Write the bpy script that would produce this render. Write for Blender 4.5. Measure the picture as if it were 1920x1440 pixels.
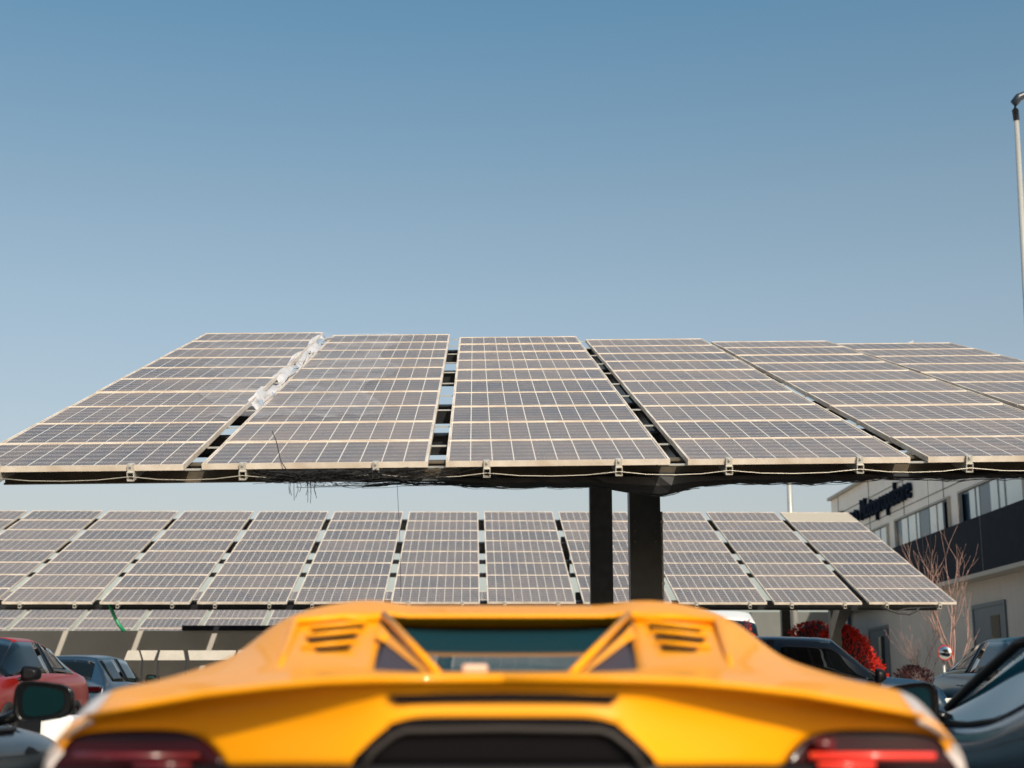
import bpy, bmesh, math, random
from mathutils import Vector, Matrix
R = math.radians
for o in list(bpy.data.objects): bpy.data.objects.remove(o)
S = bpy.context.scene
COL = S.collection

# ------------------------------------------------------------------ camera
CAMZ = .94; FPX = 2738.0; PITCH = R(11.622)
cd = bpy.data.cameras.new('camera'); cam = bpy.data.objects.new('camera', cd); COL.objects.link(cam)
cam.location = (0, 0, CAMZ); cam.rotation_euler = (R(90) + PITCH, 0, 0)
cd.sensor_width = 36; cd.lens = FPX/1920*36; cd.clip_end = 3000; cd.clip_start = .05
cd.dof.use_dof = True; cd.dof.focus_distance = 14.0; cd.dof.aperture_fstop = 2.1; cd.dof.aperture_blades = 9
S.camera = cam

# ------------------------------------------------------------------ sky and sun
SUN_AZ = 21.0      # degrees to the right of straight behind the camera
SUN_EL = 35.0
w = bpy.data.worlds.new('World'); S.world = w; w.use_nodes = True
nt = w.node_tree; bg = nt.nodes['Background']
sky = nt.nodes.new('ShaderNodeTexSky'); sky.sky_type = 'NISHITA'; sky.sun_disc = False
sky.sun_elevation = R(SUN_EL); sky.sun_rotation = R(180 - SUN_AZ)
sky.air_density = 1.0; sky.dust_density = 2.5; sky.ozone_density = 1.0; sky.altitude = 50
tint = nt.nodes.new('ShaderNodeMix'); tint.data_type = 'RGBA'; tint.blend_type = 'MULTIPLY'; tint.inputs['Factor'].default_value = 1; wtc = nt.nodes.new('ShaderNodeTexCoord'); wsp = nt.nodes.new('ShaderNodeSeparateXYZ'); nt.links.new(wtc.outputs['Generated'], wsp.inputs[0])
wr = nt.nodes.new('ShaderNodeValToRGB'); nt.links.new(wsp.outputs['Z'], wr.inputs[0])      # the air's own colour by height: warm haze low, clear teal above
wr.color_ramp.elements[0].position = .10; wr.color_ramp.elements[0].color = (.92, .76, .68, 1)
wr.color_ramp.elements[1].position = .85; wr.color_ramp.elements[1].color = (1.05, 1.08, .98, 1)
for ps, cl in ((.02, (.84, .86, .86, 1)), (.254, (.92, .86, .74, 1)), (.322, (.85, .86, .74, 1)), (.446, (.60, .83, .79, 1)), (.55, (.62, .84, .80, 1))):
    e_ = wr.color_ramp.elements.new(ps); e_.color = cl
nt.links.new(wr.outputs[0], tint.inputs['B'])
nt.links.new(sky.outputs[0], tint.inputs['A']); nt.links.new(tint.outputs['Result'], bg.inputs[0]); bg.inputs[1].default_value = .15
sd = bpy.data.lights.new('sun', 'SUN'); sun = bpy.data.objects.new('sun', sd); COL.objects.link(sun)
sd.energy = 4.6; sd.angle = R(.5); sd.color = (1, .90, .76)
ts = Vector((math.sin(R(SUN_AZ))*math.cos(R(SUN_EL)), -math.cos(R(SUN_AZ))*math.cos(R(SUN_EL)), math.sin(R(SUN_EL))))
sun.rotation_euler = ts.to_track_quat('Z', 'Y').to_euler()
S.view_settings.view_transform = 'Standard'; S.view_settings.look = 'None'
S.view_settings.exposure = 0.1; S.view_settings.gamma = 1.0
S.render.engine = 'CYCLES'

# ------------------------------------------------------------------ helpers
def at(px, py, Y):
    u = (px - 960)/FPX; v = (720 - py)/FPX
    yy = math.cos(PITCH) - v*math.sin(PITCH); zz = math.sin(PITCH) + v*math.cos(PITCH)
    return Vector((u/yy*Y, Y, CAMZ + zz/yy*Y))

def tag(o, label=None, cat=None, group=None, kind=None):
    if label: o['label'] = label
    if cat: o['category'] = cat
    if group: o['group'] = group
    if kind: o['kind'] = kind
    return o

def empty(name, loc=(0, 0, 0), rot=(0, 0, 0)):
    o = bpy.data.objects.new(name, None); COL.objects.link(o)
    o.location = loc; o.rotation_euler = rot; o.empty_display_size = .2
    return o

class MB:
    """collects shapes into one mesh"""
    def __init__(s): s.bm = bmesh.new()
    def quad(s, pts, mi=0):
        f = s.bm.faces.new([s.bm.verts.new(p) for p in pts]); f.material_index = mi; return f
    def box(s, c, d, M=None, bev=0, mi=0):
        vs = []
        for z in (-1, 1):
            for x, y in ((-1, -1), (1, -1), (1, 1), (-1, 1)):
                p = Vector((c[0]+x*d[0]/2, c[1]+y*d[1]/2, c[2]+z*d[2]/2))
                if M: p = M @ p
                vs.append(s.bm.verts.new(p))
        fs = []
        for q in ((3, 2, 1, 0), (4, 5, 6, 7), (0, 1, 5, 4), (1, 2, 6, 5), (2, 3, 7, 6), (3, 0, 4, 7)):
            f = s.bm.faces.new([vs[i] for i in q]); f.material_index = mi; fs.append(f)
        if bev:
            es = list({e for f in fs for e in f.edges})
            bmesh.ops.bevel(s.bm, geom=es, offset=bev, segments=2, affect='EDGES', profile=.5)
        return s
    def tube(s, pts, r, n=8, mi=0, cap=True):
        pts = [Vector(p) for p in pts]; rs = r if isinstance(r, (list, tuple)) else [r]*len(pts)
        rings = []; up = Vector((0, 0, 1))
        for i, p in enumerate(pts):
            t = (pts[min(i+1, len(pts)-1)] - pts[max(i-1, 0)])
            if t.length < 1e-9: t = Vector((0, 0, 1))
            t.normalize()
            a = t.cross(up)
            if a.length < .05: a = t.cross(Vector((1, 0, 0)))
            a.normalize(); b = t.cross(a).normalized()
            rings.append([s.bm.verts.new(p + (a*math.cos(2*math.pi*k/n) + b*math.sin(2*math.pi*k/n))*rs[i]) for k in range(n)])
        for i in range(len(rings)-1):
            for k in range(n):
                f = s.bm.faces.new([rings[i][k], rings[i][(k+1) % n], rings[i+1][(k+1) % n], rings[i+1][k]]); f.material_index = mi; f.smooth = True
        if cap and n > 2:
            s.bm.faces.new(rings[0][::-1]).material_index = mi; s.bm.faces.new(rings[-1]).material_index = mi
        return s
    def prism(s, poly, off, mi=0):
        """closed polygon (3-D points) extruded by vector off"""
        off = Vector(off); a = [s.bm.verts.new(Vector(p)) for p in poly]; b = [s.bm.verts.new(Vector(p)+off) for p in poly]
        n = len(poly)
        for f in ([s.bm.faces.new(a), s.bm.faces.new(b[::-1])] + [s.bm.faces.new([a[i], b[i], b[(i+1) % n], a[(i+1) % n]]) for i in range(n)]): f.material_index = mi
        return s
    def lathe(s, prof, n=32, M=None, mi=0):
        """profile of (radius, x) turned about the x axis"""
        rings = []
        for r, x in prof:
            ring = []
            for k in range(n):
                p = Vector((x, r*math.cos(2*math.pi*k/n), r*math.sin(2*math.pi*k/n)))
                if M: p = M @ p
                ring.append(s.bm.verts.new(p))
            rings.append(ring)
        for i in range(len(rings)-1):
            for k in range(n):
                f = s.bm.faces.new([rings[i][k], rings[i][(k+1) % n], rings[i+1][(k+1) % n], rings[i+1][k]]); f.material_index = mi; f.smooth = True
        return s
    def build(s, name, mat, parent=None, smooth=False, M=None):
        bmesh.ops.recalc_face_normals(s.bm, faces=s.bm.faces)
        me = bpy.data.meshes.new(name); s.bm.to_mesh(me); s.bm.free()
        for m in (mat if isinstance(mat, (list, tuple)) else [mat]): me.materials.append(m)
        if smooth:
            for p in me.polygons: p.use_smooth = True
        o = bpy.data.objects.new(name, me); COL.objects.link(o)
        if parent: o.parent = parent
        if M: o.matrix_local = M
        return o

# ------------------------------------------------------------------ materials
def mat(name, col, rough=.5, metal=0, var=0, scale=6, bump=0, coat=0, spec=.5, col2=None, coords='Object', detail=5, stretch=None, trans=0, ior=None):
    m = bpy.data.materials.new(name); m.use_nodes = True; n = m.node_tree; L = n.links
    p = n.nodes['Principled BSDF']
    p.inputs['Base Color'].default_value = (*col, 1); p.inputs['Roughness'].default_value = rough; p.inputs['Metallic'].default_value = metal
    p.inputs['Coat Weight'].default_value = coat; p.inputs['Coat Roughness'].default_value = .03; p.inputs['Specular IOR Level'].default_value = spec
    if trans: p.inputs['Transmission Weight'].default_value = trans
    if ior: p.inputs['IOR'].default_value = ior
    if var or bump or col2:
        tc = n.nodes.new('ShaderNodeTexCoord'); nz = n.nodes.new('ShaderNodeTexNoise'); mp = n.nodes.new('ShaderNodeMapping')
        nz.inputs['Scale'].default_value = scale; nz.inputs['Detail'].default_value = detail; nz.inputs['Roughness'].default_value = .6
        if stretch: mp.inputs['Scale'].default_value = stretch
        L.new(tc.outputs[coords], mp.inputs[0]); L.new(mp.outputs[0], nz.inputs['Vector'])
        if var or col2:
            cr = n.nodes.new('ShaderNodeValToRGB')
            c2 = col2 or tuple(c*(1-var) for c in col)
            cr.color_ramp.elements[0].color = (*c2, 1); cr.color_ramp.elements[1].color = (*[min(1, c*(1+var*.4)) for c in col], 1)
            cr.color_ramp.elements[0].position = .35; cr.color_ramp.elements[1].position = .65
            L.new(nz.outputs['Fac'], cr.inputs[0]); L.new(cr.outputs[0], p.inputs['Base Color'])
        if bump:
            b = n.nodes.new('ShaderNodeBump'); b.inputs['Strength'].default_value = bump; b.inputs['Distance'].default_value = .02
            L.new(nz.outputs['Fac'], b.inputs['Height']); L.new(b.outputs[0], p.inputs['Normal'])
    return m

def cell_mat(name, w_, h_, line=.0042, dust=.35):
    """dark blue-grey silicon cells, ten by six, pale gaps, thin bus bars, dust"""
    m = bpy.data.materials.new(name); m.use_nodes = True; n = m.node_tree; L = n.links; p = n.nodes['Principled BSDF']
    tc = n.nodes.new('ShaderNodeTexCoord'); sp = n.nodes.new('ShaderNodeSeparateXYZ'); L.new(tc.outputs['Object'], sp.inputs[0])
    def math_(op, a, b=None):
        q = n.nodes.new('ShaderNodeMath'); q.operation = op
        for i, v in enumerate((a, b)):
            if v is None: continue
            if isinstance(v, (int, float)): q.inputs[i].default_value = v
            else: L.new(v, q.inputs[i])
        return q.outputs[0]
    def lines(src, pitch, half, off=0):
        a = math_('ADD', src, off+100*pitch); a = math_('MODULO', a, pitch); a = math_('SUBTRACT', a, pitch/2); a = math_('ABSOLUTE', a)
        return math_('GREATER_THAN', a, pitch/2-half)
    px = w_/10; py = h_/6
    v = lines(sp.outputs['X'], px, line*.5)
    h = lines(sp.outputs['Y'], py, line*.42)
    bar = lines(sp.outputs['Y'], py/2, .0022, py/4)
    g = math_('MAXIMUM', v, h)
    bar = math_('MULTIPLY', bar, .6)
    g = math_('MAXIMUM', g, bar)
    vor = n.nodes.new('ShaderNodeTexVoronoi'); vor.inputs['Scale'].default_value = 26; L.new(tc.outputs['Object'], vor.inputs['Vector'])
    oi = n.nodes.new('ShaderNodeObjectInfo')
    cell = n.nodes.new('ShaderNodeValToRGB'); cell.color_ramp.elements[0].color = (.030, .034, .050, 1); cell.color_ramp.elements[1].color = (.075, .072, .088, 1)
    mixr = math_('ADD', math_('MULTIPLY', oi.outputs['Random'], .6), .2)
    sv = n.nodes.new('ShaderNodeSeparateColor'); L.new(vor.outputs['Color'], sv.inputs[0])
    f = math_('ADD', math_('MULTIPLY', sv.outputs[0], .5), math_('MULTIPLY', mixr, .5)); L.new(f, cell.inputs[0])
    mx = n.nodes.new('ShaderNodeMix'); mx.data_type = 'RGBA'; L.new(g, mx.inputs['Factor']); L.new(cell.outputs[0], mx.inputs['A']); mx.inputs['B'].default_value = (.80, .76, .70, 1)
    nz = n.nodes.new('ShaderNodeTexNoise'); nz.inputs['Scale'].default_value = 2.3; nz.inputs['Detail'].default_value = 8; nz.inputs['Roughness'].default_value = .65
    vadd = n.nodes.new('ShaderNodeVectorMath'); vadd.operation = 'ADD'
    L.new(tc.outputs['Object'], vadd.inputs[0]); cmb = n.nodes.new('ShaderNodeCombineXYZ'); L.new(math_('MULTIPLY', oi.outputs['Random'], 90), cmb.inputs[2]); L.new(cmb.outputs[0], vadd.inputs[1])
    L.new(vadd.outputs[0], nz.inputs['Vector'])
    df = n.nodes.new('ShaderNodeMapRange'); df.inputs[1].default_value = .3; df.inputs[2].default_value = .75; df.inputs[3].default_value = dust*.5; df.inputs[4].default_value = dust*1.35
    L.new(nz.outputs['Fac'], df.inputs[0])
    # dirt washes down and gathers along the lower frame edge
    edge = n.nodes.new('ShaderNodeMapRange'); edge.inputs[1].default_value = -h_/2; edge.inputs[2].default_value = -h_/2+.10; edge.inputs[3].default_value = .30; edge.inputs[4].default_value = 0
    L.new(sp.outputs['Y'], edge.inputs[0])
    dsum = math_('MINIMUM', math_('ADD', math_('ADD', df.outputs[0], edge.outputs[0]), math_('MULTIPLY', math_('SUBTRACT', oi.outputs['Random'], .5), .16)), .9)
    m2 = n.nodes.new('ShaderNodeMix'); m2.data_type = 'RGBA'; L.new(dsum, m2.inputs['Factor']); L.new(mx.outputs['Result'], m2.inputs['A']); m2.inputs['B'].default_value = (.35, .275, .23, 1)
    L.new(m2.outputs['Result'], p.inputs['Base Color'])
    rr = n.nodes.new('ShaderNodeMapRange'); rr.inputs[3].default_value = .22; rr.inputs[4].default_value = .5; L.new(nz.outputs['Fac'], rr.inputs[0]); L.new(rr.outputs[0], p.inputs['Roughness'])
    p.inputs['Specular IOR Level'].default_value = .28
    return m

def glass(name, tint, trans=.5, rough=.02, ior=1.45):
    """tinted window: part see-through, part dark mirror"""
    m = bpy.data.materials.new(name); m.use_nodes = True; n = m.node_tree; L = n.links
    p = n.nodes['Principled BSDF']; p.inputs['Base Color'].default_value = (*[c*.12 for c in tint], 1); p.inputs['Roughness'].default_value = rough
    p.inputs['Specular IOR Level'].default_value = .5; p.inputs['Coat Weight'].default_value = .3
    t = n.nodes.new('ShaderNodeBsdfTransparent'); t.inputs[0].default_value = (*tint, 1)
    fr = n.nodes.new('ShaderNodeFresnel'); fr.inputs[0].default_value = ior
    mr = n.nodes.new('ShaderNodeMapRange'); mr.inputs[3].default_value = 1-trans; mr.inputs[4].default_value = 1; L.new(fr.outputs[0], mr.inputs[0])
    mx = n.nodes.new('ShaderNodeMixShader'); L.new(mr.outputs[0], mx.inputs[0]); L.new(t.outputs[0], mx.inputs[1]); L.new(p.outputs[0], mx.inputs[2])
    L.new(mx.outputs[0], n.nodes['Material Output'].inputs[0])
    return m


def flake(name, col, col2, rough=.35, coat=.25):
    m = mat(name, col, rough=rough, coat=coat, var=.12, scale=300, col2=col2)
    return m

M = {}
M['cells'] = cell_mat('solar_cells', 1.61, .95, line=.0075, dust=.38)
M['cells_far'] = cell_mat('solar_cells_far', 1.61, .95, line=.009, dust=.30)
M['alu'] = mat('dusty_aluminium', (.72, .64, .56), .45, .15, var=.18, scale=3, col2=(.54, .44, .35))
M['alu2'] = mat('clean_aluminium', (.60, .57, .52), .4, .4, var=.15, scale=9)
M['galv'] = mat('galvanised_rail', (.62, .58, .52), .45, .4, var=.2, scale=14)
M['rust_steel'] = mat('weathered_steel', (.060, .050, .038), .75, .2, var=.5, scale=5, bump=.4, col2=(.13, .10, .065))
M['dark_steel'] = mat('dark_painted_steel', (.022, .023, .026), .45, .1, var=.35, scale=8, bump=.1)
M['net'] = mat('black_net', (.012, .012, .014), .6)
M['wire'] = mat('steel_wire', (.55, .50, .42), .4, .5)
M['white_film'] = mat('white_film', (.58, .57, .59), .35, var=.2, scale=7, bump=.3)
M['concrete'] = mat('pale_concrete', (.56, .51, .44), .85, var=.2, scale=2.5, bump=.3, detail=9)
M['asphalt'] = mat('asphalt', (.075, .073, .07), .9, var=.35, scale=30, bump=.4, detail=8)
M['paint_line'] = mat('road_paint', (.70, .69, .64), .7, var=.25, scale=12)
M['white_wall'] = mat('white_render_wall', (.42, .39, .345), .8, var=.1, scale=1.2, bump=.1)
M['yellow'] = mat('orange_yellow_paint', (.84, .315, .001), .40, coat=.22, spec=.2)
M['red'] = flake('red_paint', (.28, .010, .006), (.24, .008, .005), .28)
M['black_paint'] = flake('black_paint', (.012, .013, .016), (.009, .010, .012), .25)
M['blue_black'] = flake('blue_black_paint', (.012, .034, .070), (.010, .028, .055), .25)
M['navy'] = flake('navy_paint', (.014, .040, .075), (.010, .030, .060), .28)
M['teal'] = flake('teal_blue_paint', (.012, .060, .090), (.010, .045, .07), .28)
M['white_paint'] = mat('white_paint', (.78, .76, .73), .35, coat=.6)
M['black_plastic'] = mat('black_plastic', (.006, .006, .008), .45, spec=.2, var=.2, scale=30)
M['gloss_black'] = mat('gloss_black', (.004, .004, .005), .16, spec=.25)
M['slot_black'] = mat('slot_black', (.004, .003, .004), .7, spec=.1)
M['grey_trim'] = mat('grey_trim', (.040, .033, .030), .5, spec=.2)
M['rubber'] = mat('tyre_rubber', (.018, .018, .018), .8, var=.2, scale=40)
M['rim'] = mat('dark_rim', (.05, .05, .055), .3, .8)
M['seat'] = mat('dark_leather', (.03, .03, .032), .6, var=.2, scale=20)
M['tan'] = mat('tan_leather', (.30, .24, .16), .6)
M['glass_car'] = glass('tinted_car_glass', (.42, .74, .82), .62, ior=1.12)
M['glass_car'].node_tree.nodes['Principled BSDF'].inputs['Base Color'].default_value = (.012, .075, .10, 1)
M['glass_car'].node_tree.nodes['Principled BSDF'].inputs['Coat Weight'].default_value = 0
M['glass_car'].node_tree.nodes['Principled BSDF'].inputs['Specular IOR Level'].default_value = .12
M['glass_clear'] = glass('windscreen_glass', (.86, .95, .95), .92)
M['glass_dark'] = glass('dark_window_glass', (.05, .10, .13), .45)
M['slot_glass'] = glass('black_glass', (.02, .03, .04), .3)
M['smoke'] = mat('smoked_panel', (.05, .035, .04), .5, spec=.3)
M['lamp_red'] = mat('red_lens', (.022, .001, .002), .16, spec=.3)
M['mirror_glass'] = mat('mirror_glass', (.05, .13, .14), .04, 1.0)
M['wall'] = mat('cladding', (.93, .83, .73), .7, var=.06, scale=1.5)
M['wall_low'] = mat('lower_wall', (.93, .83, .73), .75, var=.08, scale=2, stretch=(4, 1, .3))
M['band'] = mat('dark_band', (.016, .018, .026), .8, spec=.15, var=.15, scale=4)
M['trim'] = mat('beige_trim', (.42, .37, .30), .6)
M['seam'] = mat('seam', (.16, .15, .14), .7)
M['frame_blue'] = mat('blue_grey_frame', (.045, .085, .12), .4, coat=.3)
M['blind'] = mat('pale_blind', (.75, .76, .70), .5, coat=.8)
M['letters'] = mat('navy_letters', (.006, .012, .026), .8, spec=.1)
M['door'] = mat('grey_door', (.085, .10, .115), .5, var=.1, scale=3)
M['grey_wall'] = mat('grey_annex', (.13, .13, .12), .7, var=.1, scale=2)
M['pole'] = mat('galvanised_pole', (.42, .41, .39), .4, .3, var=.15, scale=6, stretch=(1, 1, .2))
M['lamp_head'] = mat('lamp_head', (.02, .028, .04), .35)
M['bark_red'] = mat('red_twig_bark', (.40, .24, .20), .7, var=.3, scale=18)
M['leaf_red'] = mat('red_leaf', (.72, .03, .02), .4, var=.4, scale=13, col2=(.30, .020, .010))
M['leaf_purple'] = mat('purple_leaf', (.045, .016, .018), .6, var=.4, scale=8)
M['leaf_green'] = mat('green_leaf', (.05, .09, .03), .6, var=.4, scale=5)
M['cream'] = mat('cream_board', (.50, .45, .39), .7, var=.12, scale=4)
M['green'] = mat('green_hose', (.010, .22, .09), .4)
M['red_plastic'] = mat('red_plastic', (.45, .03, .02), .4)

# ------------------------------------------------------------------ ground
g = MB(); g.quad([(-400, -60, 0), (400, -60, 0), (400, 900, 0), (-400, 900, 0)])
tag(g.build('ground', M['asphalt']), kind='structure')
g = MB()
for k in range(-5, 6):
    g.box((k*3.0-1.55, 5.2, .004), (.12, 5.0, .004))
tag(g.build('parking_lines', M['paint_line']), kind='structure')
g = MB(); g.quad([(-70, 14.2, .006), (70, 14.2, .006), (70, 120, .006), (-70, 120, .006)])
tag(g.build('pavement', M['concrete']), kind='structure')

# ------------------------------------------------------------------ solar canopies
MW, MH = 1.65, 1.0
def module_meshes(cm, tag_):
    fb = MB(); fw = .015; dp = .042; hx, hy = MW/2, (MH-.012)/2
    fb.box((0, -hy+fw/2, -dp/2), (MW, fw, dp)); fb.box((0, hy-fw/2, -dp/2), (MW, fw, dp))
    fb.box((-hx+fw/2, 0, -dp/2), (fw, 2*hy-2*fw, dp)); fb.box((hx-fw/2, 0, -dp/2), (fw, 2*hy-2*fw, dp))
    f = fb.build('frame_'+tag_, M['alu']); c = MB()
    c.box((0, 0, -.012), (MW-2*fw, 2*hy-2*fw, .008))
    cs = c.build('cells_'+tag_, cm)
    fm, sm = f.data, cs.data
    bpy.data.objects.remove(f); bpy.data.objects.remove(cs)
    return fm, sm

def canopy(name, origin, yaw, side, tilt, twist, gap, cols, rows, cm, label, blanks=()):
    root = empty(name, (origin[0], origin[1], 0)); tag(root, label, 'solar canopy')
    y = R(yaw)
    Lx = Vector((math.cos(y), math.sin(y), math.sin(R(side)))).normalized()
    A = Vector((-math.sin(y), math.cos(y), 0))
    fm, sm = module_meshes(cm, name)
    def frame(tl):
        Sv = (A*math.cos(R(tl)) + Vector((0, 0, math.sin(R(tl))))).normalized()
        N = Lx.cross(Sv).normalized(); Sv = N.cross(Lx)
        return Matrix(((Lx.x, Sv.x, N.x, 0), (Lx.y, Sv.y, N.y, 0), (Lx.z, Sv.z, N.z, origin[2]), (0, 0, 0, 1)))
    rng = random.Random(5)
    for c in range(cols):
        F = frame(tilt + twist*(c+.5))
        for r in range(rows):
            j = Matrix.Translation((c*(MW+gap)+MW/2, r*MH+MH/2, rng.uniform(-.004, .004)))
            o = bpy.data.objects.new('solar_panel', fm); COL.objects.link(o); o.parent = root; o.matrix_local = F @ j @ Matrix.Rotation(R(rng.uniform(-.25, .25)), 4, 'X')
            s_ = bpy.data.objects.new('cell_sheet', sm if (c, r) not in blanks else sm); COL.objects.link(s_); s_.parent = o
            if (c, r) in blanks:
                s_.name = 'blank_sheet'; s_.data = sm.copy(); s_.data.materials[0] = M['trim']; s_['label'] = 'plain beige blank sheet in place of cells'
    return root, frame, Lx

def rail_set(root, frame, cols, rows, gap, tilt, twist, offs=(.22, 1.28), clamp=True):
    for c in range(cols):
        F = frame(tilt + twist*(c+.5))
        for a in offs:
            x = c*(MW+gap)+a
            b = MB(); w_, h_, t = .052, .066, .006; z0 = -.046; y0, y1 = -.03, rows*MH+.03
            ym, yl = (y0+y1)/2, y1-y0
            b.box((x, ym, z0-t/2), (w_, yl, t), F); b.box((x, ym, z0-h_+t/2), (w_, yl, t), F)
            b.box((x-w_/2+t/2, ym, z0-h_/2), (t, yl, h_-2*t), F); b.box((x+w_/2-t/2, ym, z0-h_/2), (t, yl, h_-2*t), F)
            b.box((x, y0+.25, z0-h_/2), (w_-2*t, .02, h_-2*t), F)
            o = b.build('rail', M['galv'], root)
            if clamp:
                k = MB(); k.box((x, -.010, -.018), (.046, .016, .060), F); k.box((x, .012, .006), (.046, .05, .008), F); k.box((x, -.024, -.002), (.014, .012, .014), F)
                k.build('clamp', M['alu2'], o)

# --- near canopy
NX, NY, NZ = -4.048, 10.5165, 2.486
NT, NTW, NG = 19.32, -.247, .132
near, NF, NL = canopy('solar_canopy', (NX, NY, NZ), 1.29, .79, NT, NTW*1.0, NG, 6, 10, M['cells'], 'big tilted solar canopy in front, six columns of dusty panels on two dark steel posts')
rail_set(near, NF, 6, 10, NG, NT, NTW, offs=(.30, 1.27))
Fm = NF(NT + NTW*3)
def beam(root, F, a0, a1, b, top, h_, w_, name, m, step=True):
    k = MB(); cx = (a0+a1)/2
    k.box((cx, b, top-h_/2), (a1-a0, w_*.35, h_-.016), F); k.box((cx, b, top-.006), (a1-a0, w_, .012), F); k.box((cx, b, top-h_+.006), (a1-a0, w_, .012), F)
    return k.build(name, m, root)
NWID = 6*(MW+NG)
G = beam(near, Fm, .25, NWID+.3, .34, -.050, .140, .10, 'girder', M['rust_steel'])
G['label'] = 'rusty front girder wrapped in black netting'
for b in (2.1, 3.95, 7.0, 9.55): beam(near, Fm, .05, NWID-.2, b, -.118, .18, .12, 'girder', M['dark_steel'])
for r in range(11):        # thin laths across the gaps at every row joint
    for c in range(1, 6):
        k = MB(); k.box((c*(MW+NG)-NG/2, min(9.93, r*MH if r else .07), -.049), (NG+.16, .028, .010), NF(NT + NTW*c))
        k.build('lath', M['alu2'], near)
PX = 1.235 - NX
def post(root, F, a, b, x, y, wx, wy, name='post', top=-.36):
    p = root.matrix_local if False else None
    t = F @ Vector((a, b, top)); k = MB(); zt = t.z
    k.box((t.x, t.y, zt/2), (wx, .014, zt)); k.box((t.x-wx/2, t.y, zt/2), (.016, wy, zt)) ; k.box((t.x+wx/2, t.y, zt/2), (.016, wy, zt))
    k.box((t.x, t.y, .012), (wx*1.7, wy*1.7, .024))
    # cover plate turns the open section into the closed face seen from the front
    k.box((t.x, t.y-wy/2, zt/2+.03), (wx+.016, .014, zt-.06))
    return k.build(name, M['dark_steel'], root)
def ab(F, X, Y):     # plane coordinates above a world point
    for i in range(1): pass
    a = (X-NX); b = (Y-NY)/math.cos(R(NT)); return a, b
post(near, Fm, 1.40-NX, 3.86, 0, 0, .285, .24, top=-.20)
post(near, Fm, 1.15-NX+.30, 9.55, 0, 0, .285, .24, top=-.36)
k = MB(); t_ = Fm @ Vector((1.40-NX, 3.86, -.2)); k.tube([(t_.x+.165, t_.y-.06, .02), (t_.x+.165, t_.y-.06, 2.6)], .014, 8)
for zz in (.5, 1.2, 1.9, 2.5): k.box((t_.x+.160, t_.y-.06, zz), (.05, .03, .025))
k.build('conduit', M['galv'], near)
for sx in (-1, 1):
    for zz in (2.30, 2.40, 2.50):
        k = MB(); k.tube([(t_.x+sx*.10, t_.y-.135, zz), (t_.x+sx*.10, t_.y-.115, zz)], .011, 6); k.build('bolt', M['rust_steel'], near)
k = MB(); k.box((1.40-NX, 5.1, -.20), (.14, 8.8, .14), Fm); k.build('rafter', M['dark_steel'], near)
k = MB()
for s in (-1, 1):
    p0 = Fm @ Vector((1.40-NX, 3.86, -.60)); p1 = Fm @ Vector((1.40-NX+s*.5, 3.86, -.34)); k.tube([p0, p1], .05, 6)
k.build('brace', M['dark_steel'], near)
# light guy wire strung along the front of the rails
k = MB(); pts = []
rngw = random.Random(3)
xs = [c*(MW+NG)+a for c in range(6) for a in (.30, 1.27)]
for i in range(len(xs)-1):
    for t in (0, .25, .5, .75): pts.append(Fm @ Vector((xs[i]+(xs[i+1]-xs[i])*t, -.035, -.088-.018*math.sin(math.pi*t)+(0 if t else .01))))
k.tube(pts, .0028, 5); k.build('guy_wire', M['wire'], near)
# black netting lashed under the girder: one tangled object
NW = Matrix.Translation((NX, NY, 0)); Fw = NW @ Fm
def F3(a, b, n): return Fw @ Vector((a, b, n))
nb = MB(); rg = random.Random(11)
def env(a):      # depth the net hangs below the girder line along the array
    base = .022
    base += .015*math.exp(-((a-2.5)/.5)**2) + .045*math.exp(-((a-4.3)/.6)**2) + .12*math.exp(-((a-5.15)/.30)**2)*1.0 + .035*math.exp(-((a-6.1)/.5)**2)
    return base + .008*math.sin(a*7) + .006*math.sin(a*17+1)
for i in range(150):
    a = rg.uniform(2.3, 10.4); ln = rg.uniform(.35, 1.6); dn = rg.random(); bo = rg.uniform(.24, .40)
    pts = [F3(a+ln*t/8, bo+rg.uniform(-.012, .012), -.205-env(a+ln*t/8)*(dn**.6)+rg.uniform(-.007, .007)) for t in range(9)]
    nb.tube(pts, rg.uniform(.0012, .0035), 3, cap=False)
for i in range(650):
    a = rg.uniform(2.5, 10.4); e = env(a); n0 = -.195; s0 = rg.uniform(-.05, .05)
    nb.tube([F3(a, .27, n0), F3(a+s0*.5, .29, n0-e*.6), F3(a+s0, .33, n0-e)], .0011, 3, cap=False)
# solid bunched roll of net
prev = None
for i in range(101):
    a = 2.1+i*.083; tp = min(1, i/22, (100-i)/12+.02)+.02; e = env(a)*tp; ring = []
    for kk in range(8):
        th = 2*math.pi*kk/8; ring.append(nb.bm.verts.new(F3(a, .31+.05*tp*math.cos(th)*(1+.4*rg.random()), -.180-e*.42+(e*.5+.012*tp)*math.sin(th)*(1+.2*rg.random()))))
    if prev:
        for kk in range(8): nb.bm.faces.new([prev[kk], prev[(kk+1) % 8], ring[(kk+1) % 8], ring[kk]])
    prev = ring
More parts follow.
